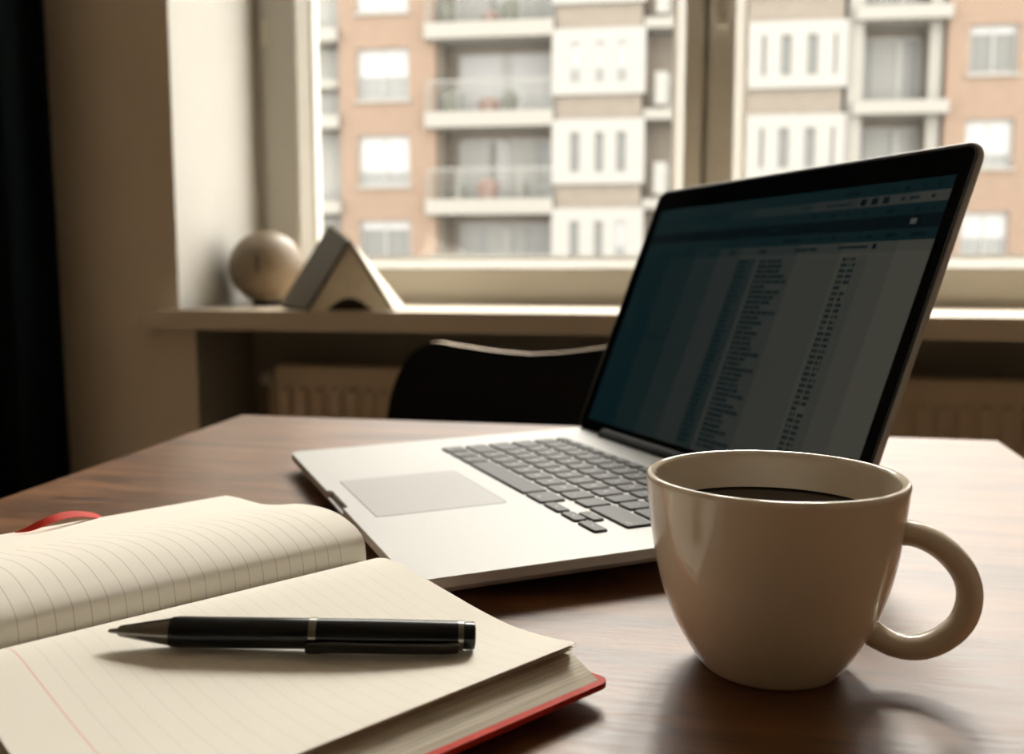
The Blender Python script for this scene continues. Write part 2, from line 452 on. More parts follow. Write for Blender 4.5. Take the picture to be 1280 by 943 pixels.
for i in range(n):
    x = xr0 + .024 + i * .0400
    if fin0 is None:
        bm = bmesh.new()
        prof = [(-.012, .008), (-.009, .0), (.009, .0), (.012, .008)]
        za, zb = 0.17, ZR - .042
        rings = []
        for z, k in ((za, 0), (za + .012, 1), (zb - .012, 1), (zb, 0)):
            rings.append([Vector((px_, .008 if not k else py_ - .004, z - .14)) for px_, py_ in prof])
        loft(bm, rings, True)
        fin0 = obj('fin', bm, M['radiator'], rad_e, loc=(x - rad_e.location.x, YR - rad_e.location.y, 0))
    else:
        share('fin', fin0, rad_e, (x - rad_e.location.x, YR - rad_e.location.y, 0))
vx, vz = xr0 - .03, hit_y(329, 472, YR + .03).z
bm = bmesh.new()
lathe(bm, [(.008, -.03), (.015, -.028), (.018, 0), (.015, .026), (.006, .03)], 16, cap0=True, cap1=True)
bmesh.ops.rotate(bm, verts=bm.verts, cent=(0, 0, 0), matrix=Matrix.Rotation(rad(90), 3, 'X'))
bmesh.ops.translate(bm, vec=(vx, YR + .03, vz), verts=bm.verts)
v = rpart('valve', bm, 'reveal')
for p in v.data.polygons: p.use_smooth = True
bm = bmesh.new()
add_box(bm, vx, xr0, YR + .022, YR + .038, vz - .008, vz + .008)
tube(bm, [Vector((vx, YR + .04, vz)), Vector((vx, YR + .04, .16)), Vector((vx, YR + .04, 0.0))], (.008, .008), 10)
rpart('feed_pipe', bm)

# ------------------------------------------------------------------ curtain beside the window
YC = 1.80
xc1 = hit_y(60, 300, YC).x
cur = empty('curtain', (xc1 - .25, YC, 0.02)); tag(cur, 'nearly black floor-length curtain hanging beside the window', 'curtain')
bm = bmesh.new()
N = 120; W_ = .62
rows = []
for z, a in ((0.02, 1.25), (0.9, 1.1), (1.9, .95), (2.95, .7), (3.02, .6)):
    row = []
    for i in range(N + 1):
        t = i / N
        x = xc1 - W_ * (1 - t) + .02 * (1 - z / 3.0)
        y = YC + a * (.030 * math.sin(t * 34) + .012 * math.sin(t * 61 + 1))
        row.append(Vector((x, y, z)) - Vector(cur.location))
    rows.append(row)
back = [[p + Vector((0, .004, 0)) for p in r] for r in rows]
rings = [r + b[::-1] for r, b in zip(rows, back)]
loft(bm, rings, True)
obj('curtain_cloth', bm, M['curtain'], cur, smooth=True)
bm = bmesh.new()
tube(bm, [Vector((xc1 - .75 - cur.location.x, 0, 3.0)), Vector((xc1 + .05 - cur.location.x, 0, 3.0))], (.012, .012), 12)
obj('curtain_rod', bm, M['metal'], cur, smooth=True)

# ------------------------------------------------------------------ table
TB = [(-.513, .970), (.258, .970), (.219, -.42), (-.4273, -.42)]
tab = empty('dining_table', (-.12, .3, 0)); tag(tab, 'brown wooden table with a glossy worn top by the window', 'table')
tl = Vector(tab.location)
bm = bmesh.new()
loft(bm, [[Vector((x, y, z)) - tl for x, y in TB] for z in (TZ - .03, TZ)])
bevel(bm, .004, 3)
auto_smooth(obj('table_top', bm, M['table'], tab))
for sx, sy in ((-.40, .88), (.17, .88), (.13, -.33), (-.35, -.33)):
    bm = bmesh.new()
    loft(bm, [[Vector((sx + a * r, sy + b * r, z)) - tl for a, b in ((-1, -1), (1, -1), (1, 1), (-1, 1))] for r, z in ((.02, 0), (.03, TZ - .03))])
    bevel(bm, .003, 2)
    obj('leg', bm, M['table'], tab)
for a in ((-.37, .14, .87, .89), (-.32, .10, -.34, -.32)):
    obj('apron', box_bm(a[0] - tl.x, a[1] - tl.x, a[2] - tl.y, a[3] - tl.y, TZ - .11, TZ - .03), M['table'], tab)
for x0, x1 in ((-.40, -.35), (.17, .13)):
    bm = bmesh.new()
    loft(bm, [[Vector((x0 - .01, .85, z)) - tl, Vector((x0 + .01, .85, z)) - tl, Vector((x1 + .01, -.30, z)) - tl, Vector((x1 - .01, -.30, z)) - tl] for z in (TZ - .11, TZ - .03)])
    obj('apron', bm, M['table'], tab)

# ------------------------------------------------------------------ chair between table and window
YCH = 1.37
cxl = hit_y(482, 520, YCH).x
CW = .43
ch = empty('dining_chair', (cxl + CW / 2, YCH - .2, 0)); tag(ch, 'black moulded chair with pale plywood edge between table and window', 'chair')
cl = Vector(ch.location)
def back_outline(n=40):
    """x offset (-.5..0..5 of width) and z top profile of the back shell"""
    half = [(-.5, .56), (-.497, .62), (-.488, .685), (-.470, .735), (-.435, .775), (-.385, .799), (-.33, .808), (-.25, .803), (-.12, .795), (0, .791)]
    pts = [tuple(p) for p in catmull(half, n)]
    return pts + [(-x, z) for x, z in pts[::-1][1:]]
ztop_px = hit_y(545, 430, YCH - .01).z
dz_ = ztop_px - .808
outl = [(x * CW, z + dz_ * min(1, (z - .40) / .3)) for x, z in back_outline()]
def back_y(x, z):
    return YCH - cl.y + .045 - .9 * x * x - .10 * (.80 - z)
TH = .014
bm = bmesh.new()
rows = 14
front, rear = [], []
zb_ = .44
grid_f, grid_r = [], []
for i, (x, zt) in enumerate(outl):
    cf, cr = [], []
    xb = x * .80
    for k in range(rows + 1):
        t = k / rows
        z = zb_ + (zt - zb_) * t
        xx = xb + (x - xb) * min(1, t * 1.6) ** .8
        y = back_y(xx, z)
        cf.append(bm.verts.new((xx, y - TH / 2, z))); cr.append(bm.verts.new((xx, y + TH / 2, z)))
    grid_f.append(cf); grid_r.append(cr)
for a in range(len(outl) - 1):
    for k in range(rows):
        bm.faces.new((grid_f[a][k], grid_f[a + 1][k], grid_f[a + 1][k + 1], grid_f[a][k + 1])).material_index = 0
        bm.faces.new((grid_r[a][k], grid_r[a][k + 1], grid_r[a + 1][k + 1], grid_r[a + 1][k])).material_index = 0
    bm.faces.new((grid_f[a][rows], grid_f[a + 1][rows], grid_r[a + 1][rows], grid_r[a][rows])).material_index = 1
    bm.faces.new((grid_f[a][0], grid_r[a][0], grid_r[a + 1][0], grid_f[a + 1][0])).material_index = 1
for g in (0, -1):
    for k in range(rows):
        bm.faces.new((grid_f[g][k], grid_f[g][k + 1], grid_r[g][k + 1], grid_r[g][k])).material_index = 1
auto_smooth(obj('backrest', bm, [M['chair'], M['ply']], ch), 40)
bm = bmesh.new()
loft(bm, [[Vector((x, y, z)) for x, y in rrect(-.20, .20, YCH - cl.y - .37, YCH - cl.y + .02, .06)] for z in (.435, .447)])
obj('seat', bm, [M['chair']], ch)
for sx in (-1, 1):
    for y0, y1 in ((-.33, -.36), (-.04, .03)):
        bm = bmesh.new()
        tube(bm, [Vector((sx * .15, YCH - cl.y + y0, .436)), Vector((sx * .20, YCH - cl.y + y1, 0))], (.010, .010), 10)
        obj('leg', bm, M['chrome'], ch, smooth=True)

# ------------------------------------------------------------------ laptop
LW, LD, HH, PHI = .359, .261, .2288, rad(67.57)
BT = .0125
Rl = Matrix.Rotation(rad(-68.40) + ALPHA, 4, 'Z') @ Matrix.Rotation(rad(1.01), 4, 'X') @ Matrix.Rotation(rad(-.41), 4, 'Y')
FRc = c2w(-.0464, .4310, TZ + .0165)
lap = empty('laptop'); tag(lap, 'open silver laptop with black bezel showing a dim spreadsheet', 'laptop')
lap.matrix_world = Matrix.Translation(FRc) @ Rl @ Matrix.Translation((-LW / 2, LD / 2, -BT))
def U(u): return u / 1000 + LW / 2       # mm from right edge -> local x
def V(v): return v / 1000 - LD / 2       # mm from front edge -> local y
base_o = rrect(-LW / 2, LW / 2, -LD / 2, LD / 2, .010, 8)
bm = bmesh.new()
def inset(d): return rrect(-LW / 2 + d, LW / 2 - d, -LD / 2 + d, LD / 2 - d, max(.010 - d, .006), 8)
loft(bm, [[Vector((x, y, z)) for x, y in inset(d)] for d, z in ((.030, 0.0), (.014, .0012), (.005, .0036), (.001, .0062), (0, .0076), (0, .0088))], True, True, True)
# upper layer with the finger notch in the front edge
def notch_outline(d):
    pts = inset(d); k = next(i for i in range(len(pts) - 1) if pts[i][1] < 0 and pts[i + 1][1] < 0 and pts[i][0] < 0 < pts[i + 1][0])
    yf = pts[k][1]; n0, n1 = U(-206), U(-153)
    ins = [(n0, yf), (n0 + .002, yf + .0032), (n1 - .002, yf + .0032), (n1, yf)]
    return pts[:k + 1] + ins + pts[k + 1:]
loft(bm, [[Vector((x, y, z)) for x, y in notch_outline(d)] for d, z in ((0, .0088), (0, .0120), (.0004, .0125))], True, True, True)
auto_smooth(obj('base', bm, M['alu'], lap), 30)
# trackpad with a hairline gap
x0, x1, y0, y1 = U(-230), U(-123.5), V(14), V(95.5)
bm = bmesh.new()
loft(bm, [[Vector((x, y, z)) for x, y in rrect(x0 - .0005, x1 + .0005, y0 - .0005, y1 + .0005, .003, 3)] for z in (BT - .0004, BT + .00004)])
obj('trackpad_gap', bm, M['gap'], lap)
bm = bmesh.new()
loft(bm, [[Vector((x, y, z)) for x, y in rrect(x0, x1, y0, y1, .003, 3)] for z in (BT - .0004, BT + .00012)])
obj('trackpad', bm, M['pad'], lap)
# keys
key_cache = {}
def key_bm(w, d):
    bm = bmesh.new()
    h = .0014
    loft(bm, [[Vector((x, y, z)) for x, y in rrect(-w / 2 + i, w / 2 - i, -d / 2 + i, d / 2 - i, .0016, 2)] for i, z in ((0, -.0006), (0, h * .6), (.0006, h))])
    return bm
legend_cache = {}
def legend(ch_, size, parent, x, y):
    k = (ch_, size)
    if k not in legend_cache:
        cu = bpy.data.curves.new('legend', 'FONT'); cu.body = ch_; cu.size = size; cu.align_x = 'CENTER'; cu.align_y = 'CENTER'
        cu.resolution_u = 1
        t = bpy.data.objects.new('legend_tmp', cu); COL.objects.link(t)
        dg = bpy.context.evaluated_depsgraph_get(); dg.update()
        me = bpy.data.meshes.new_from_object(t.evaluated_get(dg))
        bpy.data.objects.remove(t, do_unlink=True)
        me.materials.clear(); me.materials.append(M['legend'])
        legend_cache[k] = me
    o = bpy.data.objects.new('legend', legend_cache[k]); o.location = (x, y, .00146)
    link(o, parent)
GAP = 3.0
def put_key(ul, ur, v0, v1, text=None, size=.0055, off=(0, 0)):
    w, d = (ur - ul - GAP) / 1000, (v1 - v0 - GAP) / 1000
    k = (round(w, 4), round(d, 4))
    loc = (U((ul + ur) / 2), V((v0 + v1) / 2), BT)
    if k not in key_cache:
        o = obj('key', key_bm(w, d), M['key'], lap, loc=loc); key_cache[k] = o
        auto_smooth(o, 25)
    else:
        o = share('key', key_cache[k], lap, loc)
    if text: legend(text, size, o, off[0], off[1])
RP = 20.1
v0 = 111.0
UL, UR = -314.0, -36.0
# bottom row
put_key(-61, UR, v0, v0 + RP / 2 + 1.5, '>', .004)
put_key(-84, -61, v0, v0 + RP / 2 + 1.5, 'v', .004)
put_key(-84 + 4, -61 + 4, v0 + RP / 2 - .5, v0 + RP, '^', .004)
put_key(-109, -84, v0, v0 + RP / 2 + 1.5, '<', .004)
put_key(-137, -109, v0, v0 + RP, 'alt', .0035, (0, -.004))
put_key(-246, -137, v0, v0 + RP)
put_key(-269, -246, v0, v0 + RP, 'cmd', .0035, (0, -.004))
put_key(-291.5, -269, v0, v0 + RP, 'alt', .0035, (0, -.004))
put_key(UL, -291.5, v0, v0 + RP, 'ctrl', .0035, (0, -.004))
def row(idx, right, left, letters, right_text=None, left_text=None):
    va, vb = v0 + RP * idx, v0 + RP * (idx + 1)
    if right: put_key(UR - right, UR, va, vb, right_text, .0035, (right / 2000 - .008, -.004))
    if left: put_key(UL, UL + left, va, vb, left_text, .0035, (-left / 2000 + .007, -.004))
    a, b = UL + left, UR - right
    p = (b - a) / len(letters)
    for i, c in enumerate(letters):
        put_key(a + p * i, a + p * (i + 1), va, vb, c)
row(1, 51, 36, list('ZXCVBNM,.') , 'shift', 'shift')
row(2, 34, 34, list("ASDFGHJKL;'"), 'return', 'caps')
row(3, 0, 29, list('QWERTYUIOP[]\\'), None, 'tab')
row(4, 29, 0, list('`1234567890-='), 'delete', None)
va = v0 + RP * 5
p = (UR - UL) / 14
for i in range(14):
    put_key(UL + p * i, UL + p * (i + 1), va, va + RP * .58, 'esc' if i == 0 else ('F%d' % i if i < 13 else 'on'), .003)
# rubber feet down to the table
lap_w = lap.matrix_world
for fx, fy in ((-.145, -.095), (.145, -.095), (-.145, .10), (.145, .10)):
    zt = (lap_w @ Vector((fx, fy, 0.0))).z - TZ
    bm = bmesh.new()
    lathe(bm, [(.008, -zt), (.009, -zt * .5), (.009, .0006)], 16, cap0=True, cap1=True)
    obj('foot', bm, M['rubber'], lap, loc=(fx, fy, 0))
# lid in its own frame: x = u, y = w along the lid, z = outward (towards the user)
TL_ = .0060
hinge_y, hinge_z = LD / 2 - .006, BT - .001
lid = empty('lid'); lid.parent = lap
lid.location = (0, hinge_y, hinge_z)
lid.rotation_euler = (PHI, 0, 0)
lo_ = rrect(-LW / 2, LW / 2, .0, HH, .0115, 8)
bm = bmesh.new()
def lin(d, z, r=.0115): return [Vector((x, y, z)) for x, y in rrect(-LW / 2 + d, LW / 2 - d, d, HH - d, max(r - d, .002), 8)]
loft(bm, [lin(.0035, -TL_), lin(.0010, -TL_ * .75), lin(0, -TL_ * .45), lin(0, -.0006), lin(.0005, -.0001)], True, True, True)
auto_smooth(obj('lid_shell', bm, M['alu'], lid), 30)
bm = bmesh.new()
loft(bm, [lin(.0012, -.0004), lin(.0012, .0004), lin(.0020, .0006), lin(.0030, .0004), lin(.0030, -.0004)], True, False, False)
auto_smooth(obj('gasket', bm, M['gasket'], lid), 30)
bm = bmesh.new()
loft(bm, [lin(.0028, -.0003), lin(.0028, .0002)], True, True, True)
obj('bezel', bm, M['bezel'], lid)
bm = bmesh.new()
tube(bm, [Vector((-.128, .0015, -.001)), Vector((.128, .0015, -.001))], (.0065, .0065), 20)
obj('hinge_cover', bm, M['hinge'], lid, smooth=True)
# the lit display: spreadsheet print over column tones that paint in viewing-angle falloff
def emi(name, c, s=1.0):
    m = bpy.data.materials.new(name); m.use_nodes = True
    b = m.node_tree.nodes['Principled BSDF']
    b.inputs['Base Color'].default_value = (0.003, 0.004, 0.005, 1); b.inputs['Roughness'].default_value = .22
    b.inputs['Specular IOR Level'].default_value = .09
    b.inputs['Emission Color'].default_value = (*c, 1); b.inputs['Emission Strength'].default_value = s
    return m
COLS = [-344.0, -300.0, -262.0, -228.0, -200.0, -132.0, -88.0, -40.0, -12.0]   # column edges, used as steps of the painted falloff
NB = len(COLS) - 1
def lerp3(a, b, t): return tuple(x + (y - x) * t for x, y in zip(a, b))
SM = [emi('screen_falloff_%02d' % i, lerp3((.0010, .0085, .0105), (.047, .045, .036), (i / (NB - 1)) ** 1.3)) for i in range(NB)]  # emission rises to the right, imitating viewing-angle falloff in the colour
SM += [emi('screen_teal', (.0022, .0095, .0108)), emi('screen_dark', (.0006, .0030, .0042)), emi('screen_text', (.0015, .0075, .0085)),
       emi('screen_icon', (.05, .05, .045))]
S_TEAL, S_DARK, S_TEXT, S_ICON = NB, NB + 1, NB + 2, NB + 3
bm = bmesh.new()
def quad(u0, u1, w0, w1, mi, lay):
    z = .00025 + lay * .00004
    v = [bm.verts.new((U(u), w / 1000, z)) for u, w in ((u0, w0), (u1, w0), (u1, w1), (u0, w1))]
    bm.faces.new(v).material_index = mi
SU0, SU1, SW0, SW1 = -344.0, -12.0, 12.0, 208.6
def falloff_bands(w0, w1, k=0, lay=0):       # painted falloff tones, column by column
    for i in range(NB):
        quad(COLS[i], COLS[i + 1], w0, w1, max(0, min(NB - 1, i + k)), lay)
falloff_bands(SW0, 162, 0)
falloff_bands(162, 169, -1)
quad(SU0, SU1, 169, 176.5, S_TEAL, 0)    # tool row
quad(SU0, SU1, 176.5, 185.5, S_DARK, 0)  # dark title band
quad(SU0, SU1, 185.5, 193, S_TEAL, 0)
falloff_bands(193, 200, -2)
quad(SU0, SU1, 200, SW1, S_TEAL, 0)
rng = random.Random(3)
def letters_row(u0, u1, w, h, mi, lay=2, step=3.2):
    u = u0
    while u < u1 - 1:
        l = rng.uniform(1.6, 3.4)
        quad(u, min(u + l, u1), w - h / 2, w + h / 2, mi, lay)
        u += l + rng.choice((.35, .35, .5, 1.3))
for u, l in ((-20, 3), (-32, 3), (-46, 3), (-58, 2.5), (-72, 2), (-90, 12)):
    letters_row(u - l, u, 203.5, 2.6, S_DARK)
for u, l, mi in ((-22, 4, S_TEXT), (-34, 9, S_TEXT), (-46, 4, S_TEXT)): letters_row(u - l, u, 196.5, 2.0, mi)
for u in (-60, -70, -80): quad(u - 5.5, u, 194.3, 198.8, S_DARK, 2)
letters_row(-118, -92, 196.3, 1.8, S_TEXT)
letters_row(-142, -136, 196.3, 1.8, S_TEXT)
for u, l in ((-20, 2), (-32, 3), (-52, 7), (-76, 4), (-92, 3), (-106, 6), (-124, 6)): letters_row(u - l, u, 189, 2.4, S_DARK)
quad(-36, -31, 179.3, 182.8, S_ICON, 2); quad(-25.5, -24, 179, 183, S_TEAL, 2)
letters_row(-172, -160, 181, 1.6, S_TEAL)
for u, l in ((-20, 12), (-44, 8), (-64, 6), (-74, 2.5), (-98, 4), (-112, 6), (-134, 18)): letters_row(u - l, u, 172.5, 2.2, S_DARK)
quad(-61, -57.5, 164.0, 167.5, S_DARK, 2)
letters_row(-92, -64, 165.7, 2.0, S_TEXT)
for u, l in ((-112, 24), (-168, 9), (-206, 8), (-232, 11), (-270, 8), (-300, 10)): letters_row(u - l, u, 165.2, 2.4, S_TEXT)
w = 157.5
k = 0
while w > 14:
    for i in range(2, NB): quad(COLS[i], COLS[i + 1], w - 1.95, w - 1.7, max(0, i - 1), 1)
    ln = rng.uniform(16, 38)
    letters_row(-172, -172 + ln, w, 2.5, S_TEXT)
    letters_row(-198, -198 + rng.uniform(9, 15), w, 2.5, S_TEXT)
    letters_row(-84, -78, w, 2.5, S_TEXT)
    if rng.random() < .9: letters_row(-76.5, -71, w, 2.5, S_TEXT)
    w -= 3.9; k += 1
quad(-300, -268, 92, 94, S_TEXT, 2)
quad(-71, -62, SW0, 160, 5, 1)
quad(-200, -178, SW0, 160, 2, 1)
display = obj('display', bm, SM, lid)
display['label'] = 'dim lit display showing a spreadsheet'

# ------------------------------------------------------------------ coffee mug
MC = Vector((.0232, .3912, TZ))
mug = empty('coffee_mug', MC); tag(mug, 'glazed cream coffee mug with a rounded handle beside the laptop', 'mug')
outer = [(.0, .0016), (.0235, .0016), (.0250, .0), (.0270, .0006), (.0292, .0030), (.0335, .0095), (.0385, .0185), (.0432, .0305), (.0466, .0440), (.0488, .0580), (.0500, .0690), (.0507, .0760), (.0507, .0775), (.0500, .0787)]
inner = [(.0488, .0790), (.0476, .0783), (.0470, .0765), (.0465, .0690), (.0450, .0560), (.0425, .0420), (.0380, .0260), (.0310, .0130), (.0200, .0070), (.0, .0055)]
def smooth_prof(p, n): return [(max(a[0], 0.00001), a[1]) for a in catmull(p, n)]
bm = bmesh.new()
prof = smooth_prof(outer[2:] + inner[:-1], 90)
prof = [(.00001, .0016), (.0235, .0016)] + prof + [(.00001, .0055)]
lathe(bm, prof, 96)
bmesh.ops.remove_doubles(bm, verts=bm.verts, dist=1e-5)
auto_smooth(obj('cup_body', bm, M['ceramic'], mug), 60)
HA = math.atan2(-math.sin(rad(22)), math.cos(rad(22))) + ALPHA   # handle heading in the room
hdv = Vector((math.cos(HA), math.sin(HA), 0))
hside = Vector((-hdv.y, hdv.x, 0))
def handle_pt(px_, py_):                 # pixel -> point in the handle's own upright plane
    d = ray(px_, py_); return CAM + d * ((MC - CAM).dot(hside) / d.dot(hside)) - MC
hpx = [(1108, 668), (1133, 666), (1160, 674), (1186, 692), (1206, 718), (1212, 748), (1202, 778), (1178, 799), (1149, 809), (1118, 806), (1092, 793), (1072, 776)]
hpts = [Vector(v_) for v_ in catmull([tuple(handle_pt(*q)) for q in hpx], 60)]
rr_ = []
side = Vector((-hdv.y, hdv.x, 0))
for i in range(60):
    t = i / 59
    flare = max(0, 1 - t / .12) ** 2 * .35 + max(0, 1 - (1 - t) / .14) ** 2 * .45
    rr_.append((.0062 * (1 + flare), .0048 * (1 + flare * 1.2)))
bm = bmesh.new()
rings = []
for i, p_ in enumerate(hpts):
    t = (hpts[min(i + 1, 59)] - hpts[max(i - 1, 0)]).normalized()
    q = t.cross(side).normalized()
    a, b = rr_[i]
    rings.append([p_ + side * (a * math.cos(2 * math.pi * k / 24)) + q * (b * math.sin(2 * math.pi * k / 24)) for k in range(24)])
loft(bm, rings)
obj('handle', bm, M['ceramic'], mug, smooth=True)
bm = bmesh.new()
zc = .0622
rc = interp([(z, r) for r, z in sorted(inner, key=lambda a: a[1])], zc) + .0002
lathe(bm, [(.00001, zc), (rc - .004, zc), (rc - .001, zc + .0002), (rc, zc + .0008)], 64)
o = obj('coffee', bm, M['coffee'], mug, smooth=True); o['label'] = 'black coffee filling the mug'

# ------------------------------------------------------------------ notebook
Gp = hit_z(458, 697, TZ + .022); G2 = hit_z(0, 807, TZ + .022)
Ld = (G2 - Gp); Ld.z = 0; Ld.normalize()
Wd = Vector((-Ld.y, Ld.x, 0))            # towards the pen side
nb = empty('notebook', (Gp.x, Gp.y, TZ)); tag(nb, 'open ruled notebook with cream pages and red cover under the pen', 'notebook')
nb.rotation_euler = (0, 0, math.atan2(Wd.y, Wd.x))
# local x = s (pen side positive), local y = l? rotation puts local x on Wd; local y = rot90(Wd) = -Ld
def NL(s, l, z): return Vector((s, -l, z))
PL = .181
right_prof = [(0, .0180), (.003, .0215), (.0146, .0249), (.0272, .0251), (.0393, .0236), (.0622, .0206), (.0834, .0180), (.1031, .0167), (.1214, .0177), (.1390, .0200)]
right_flat = [(0, .0180), (.003, .0215), (.0146, .0249), (.0272, .0251), (.0393, .0238), (.0622, .0212), (.0834, .0192), (.1031, .0180), (.1214, .0176), (.1390, .0174)]
left_prof = [(0, .0180), (-.0004, .0240), (-.0018, .0303), (-.0060, .0338), (-.0119, .0362), (-.0220, .0386), (-.0335, .0394), (-.0480, .0388), (-.0649, .0366), (-.0800, .0334), (-.0997, .0300), (-.1150, .0290), (-.1280, .0285), (-.1450, .0272)]
left_far = [(0, .0180), (-.0004, .0235), (-.0018, .0292), (-.0060, .0326), (-.0119, .0350), (-.0220, .0376), (-.0335, .0386), (-.0480, .0380), (-.0649, .0358), (-.0800, .0330), (-.0997, .0300), (-.1150, .0285), (-.1280, .0275), (-.1450, .0262)]
NS, NL_ = 56, 36
def page_surface(bm, p0, p1, top_off, bot, uvl, mi_top=0, mi_side=1, curl=None, l0=0.0, l1=PL, slant=1.0):
    """solid sheet: the profile p0 at l=0 blends to p1 at l=PL; bot(s, l) gives the underside"""
    A = catmull(p0, NS); B = catmull(p1, NS)
    top, low = [], []
    for j in range(NL_):
        t = j / (NL_ - 1); l = l0 + (l1 - l0) * t
        ra, rb_ = [], []
        for i in range(NS):
            s = A[i][0] * (1 - t) + B[i][0] * t; z = A[i][1] * (1 - t) + B[i][1] * t + top_off
            if curl: z += curl(s, l)
            ra.append(bm.verts.new(NL(s, l, z))); rb_.append(bm.verts.new(NL(s * slant, l, min(bot(s * slant, l, z), z - .0001))))
        top.append(ra); low.append(rb_)
    arc = [0.0]
    for i in range(1, NS): arc.append(arc[-1] + math.hypot(A[i][0] - A[i - 1][0], A[i][1] - A[i - 1][1]))
    def uvset(f, vals):
        for lp, uv_ in zip(f.loops, vals): lp[uvl].uv = uv_
    for j in range(NL_ - 1):
        la = l0 + (l1 - l0) * j / (NL_ - 1); lb = l0 + (l1 - l0) * (j + 1) / (NL_ - 1)
        for i in range(NS - 1):
            f = bm.faces.new((top[j][i], top[j][i + 1], top[j + 1][i + 1], top[j + 1][i])); f.material_index = mi_top
            uvset(f, ((arc[i], la), (arc[i + 1], la), (arc[i + 1], lb), (arc[i], lb)))
            f = bm.faces.new((low[j][i], low[j + 1][i], low[j + 1][i + 1], low[j][i + 1])); f.material_index = mi_side
    for j in range(NL_ - 1):
        for i in (0, NS - 1):
            f = bm.faces.new((top[j][i], top[j + 1][i], low[j + 1][i], low[j][i])); f.material_index = mi_side
            a = j / NL_; b = (j + 1) / NL_
            uvset(f, ((a, 1), (b, 1), (b, 0), (a, 0)))
    for i in range(NS - 1):
        for j in (0, NL_ - 1):
            f = bm.faces.new((top[j][i], low[j][i], low[j][i + 1], top[j][i + 1])); f.material_index = mi_side
            a = i / NS; b = (i + 1) / NS
            uvset(f, ((a, 1), (a, 0), (b, 0), (b, 1)))
def cover_z(s):                           # the red cover rises slightly off the table
    if s >= 0: return .0008 + .0062 * (s / .155) ** 1.5
    return .0008 + .0008 * (-s / .15)
CT = .0022
def finish_page(name, bm, mats):
    o = obj(name, bm, mats, nb)
    auto_smooth(o, 40)
    return o
bm = bmesh.new(); uvl = bm.loops.layers.uv.new('UVMap')
page_surface(bm, [(s * .985, z - .0022) for s, z in right_flat], [(s * .985, z - .0022) for s, z in right_flat], 0, lambda s, l, z: cover_z(s) + CT, uvl, 1, 1, slant=1.095)
finish_page('page_block', bm, [M['leaf'], M['edge']])
for k, (off, sc) in enumerate(((-.0013, .990), (-.0007, .996))):
    bm = bmesh.new(); uvl = bm.loops.layers.uv.new('UVMap')
    mixp = [(a[0] * sc, a[1] * (.45 + .3 * k) + b[1] * (.55 - .3 * k)) for a, b in zip(right_prof, right_flat)]
    page_surface(bm, mixp, [(s * sc, z) for s, z in right_flat], off, lambda s, l, z: z - .00012, uvl, 0, 0)
    finish_page('loose_leaf', bm, [M['leaf'], M['leaf']])
bm = bmesh.new(); uvl = bm.loops.layers.uv.new('UVMap')
page_surface(bm, right_prof, right_flat, 0, lambda s, l, z: z - .00015, uvl, 0, 1)
o = finish_page('ruled_page', bm, [M['page_r'], M['leaf']]); o['label'] = 'ruled page with a red head line under the pen'
bm = bmesh.new(); uvl = bm.loops.layers.uv.new('UVMap')
page_surface(bm, [(s, z - .0006) for s, z in left_prof], [(s, z - .0006) for s, z in left_far], 0, lambda s, l, z: cover_z(s) + CT, uvl, 1, 1)
finish_page('page_block', bm, [M['leaf'], M['edge']])
bm = bmesh.new(); uvl = bm.loops.layers.uv.new('UVMap')
page_surface(bm, left_prof, left_far, 0, lambda s, l, z: z - .00015, uvl, 0, 1)
o = finish_page('ruled_page', bm, [M['page_l'], M['leaf']]); o['label'] = 'ruled page curling up from the gutter'
# cover: one flexible board, front panel, spine and back panel
bm = bmesh.new()
pts = rrect(-.1495, .1535, -PL - .0035, .0040, .006, 5)
xs = np.concatenate([-.1495 + .006 * (1 - np.cos(np.linspace(0, np.pi / 2, 8))), np.linspace(-.14, .144, 40), .1535 - .006 * (1 - np.cos(np.linspace(np.pi / 2, 0, 8)))])
rows_t, rows_b = [], []
def cover_y(x):                           # rounded corners
    e = min(x + .1495, .1535 - x)
    r = .006
    return 0 if e >= r else r - math.sqrt(max(0, r * r - (r - e) ** 2))
for x in xs:
    c = cover_y(x); z = cover_z(x)
    rows_t.append([NL(x, l, z + CT) for l in (-.0040 + c, PL * .5, PL + .0035 - c)])
    rows_b.append([NL(x, l, z) for l in (-.0040 + c, PL * .5, PL + .0035 - c)])
loft(bm, [a + b[::-1] for a, b in zip(rows_t, rows_b)])
auto_smooth(obj('cover', bm, M['red'], nb), 40)
# ribbon bookmark arching over the far edge
def ZL(s): return interp(sorted(left_prof), s)
rib = [(-.1370, .1175, .0284), (-.1360, .1120, .0292), (-.1350, .1055, .0312), (-.1365, .0985, .0326), (-.1395, .0905, .0325), (-.1425, .0820, .0306), (-.1465, .0720, .0262), (-.1490, .0660, .0190)]
cp = catmull(rib, 40)
bm = bmesh.new()
rings = []
for i, c in enumerate(cp):
    a = cp[min(i + 1, 39)]; b = cp[max(i - 1, 0)]
    t = NL(*a) - NL(*b); t.normalize()
    sd = t.cross(Vector((0, 0, 1))).normalized()
    wdt = .0021 * min(1, .05 + i / 9)
    tw = rad(-40)
    sd = (sd * math.cos(tw) + Vector((0, 0, 1)) * math.sin(tw)); nrm = t.cross(sd).normalized()
    p_ = NL(*c)
    rings.append([p_ - sd * wdt - nrm * .0002, p_ + sd * wdt - nrm * .0002, p_ + sd * wdt + nrm * .0002, p_ - sd * wdt + nrm * .0002])
loft(bm, rings)
obj('ribbon', bm, M['ribbon'], nb, smooth=False)
nb_w = Matrix.Translation(nb.location) @ Matrix.Rotation(nb.rotation_euler.z, 4, 'Z')

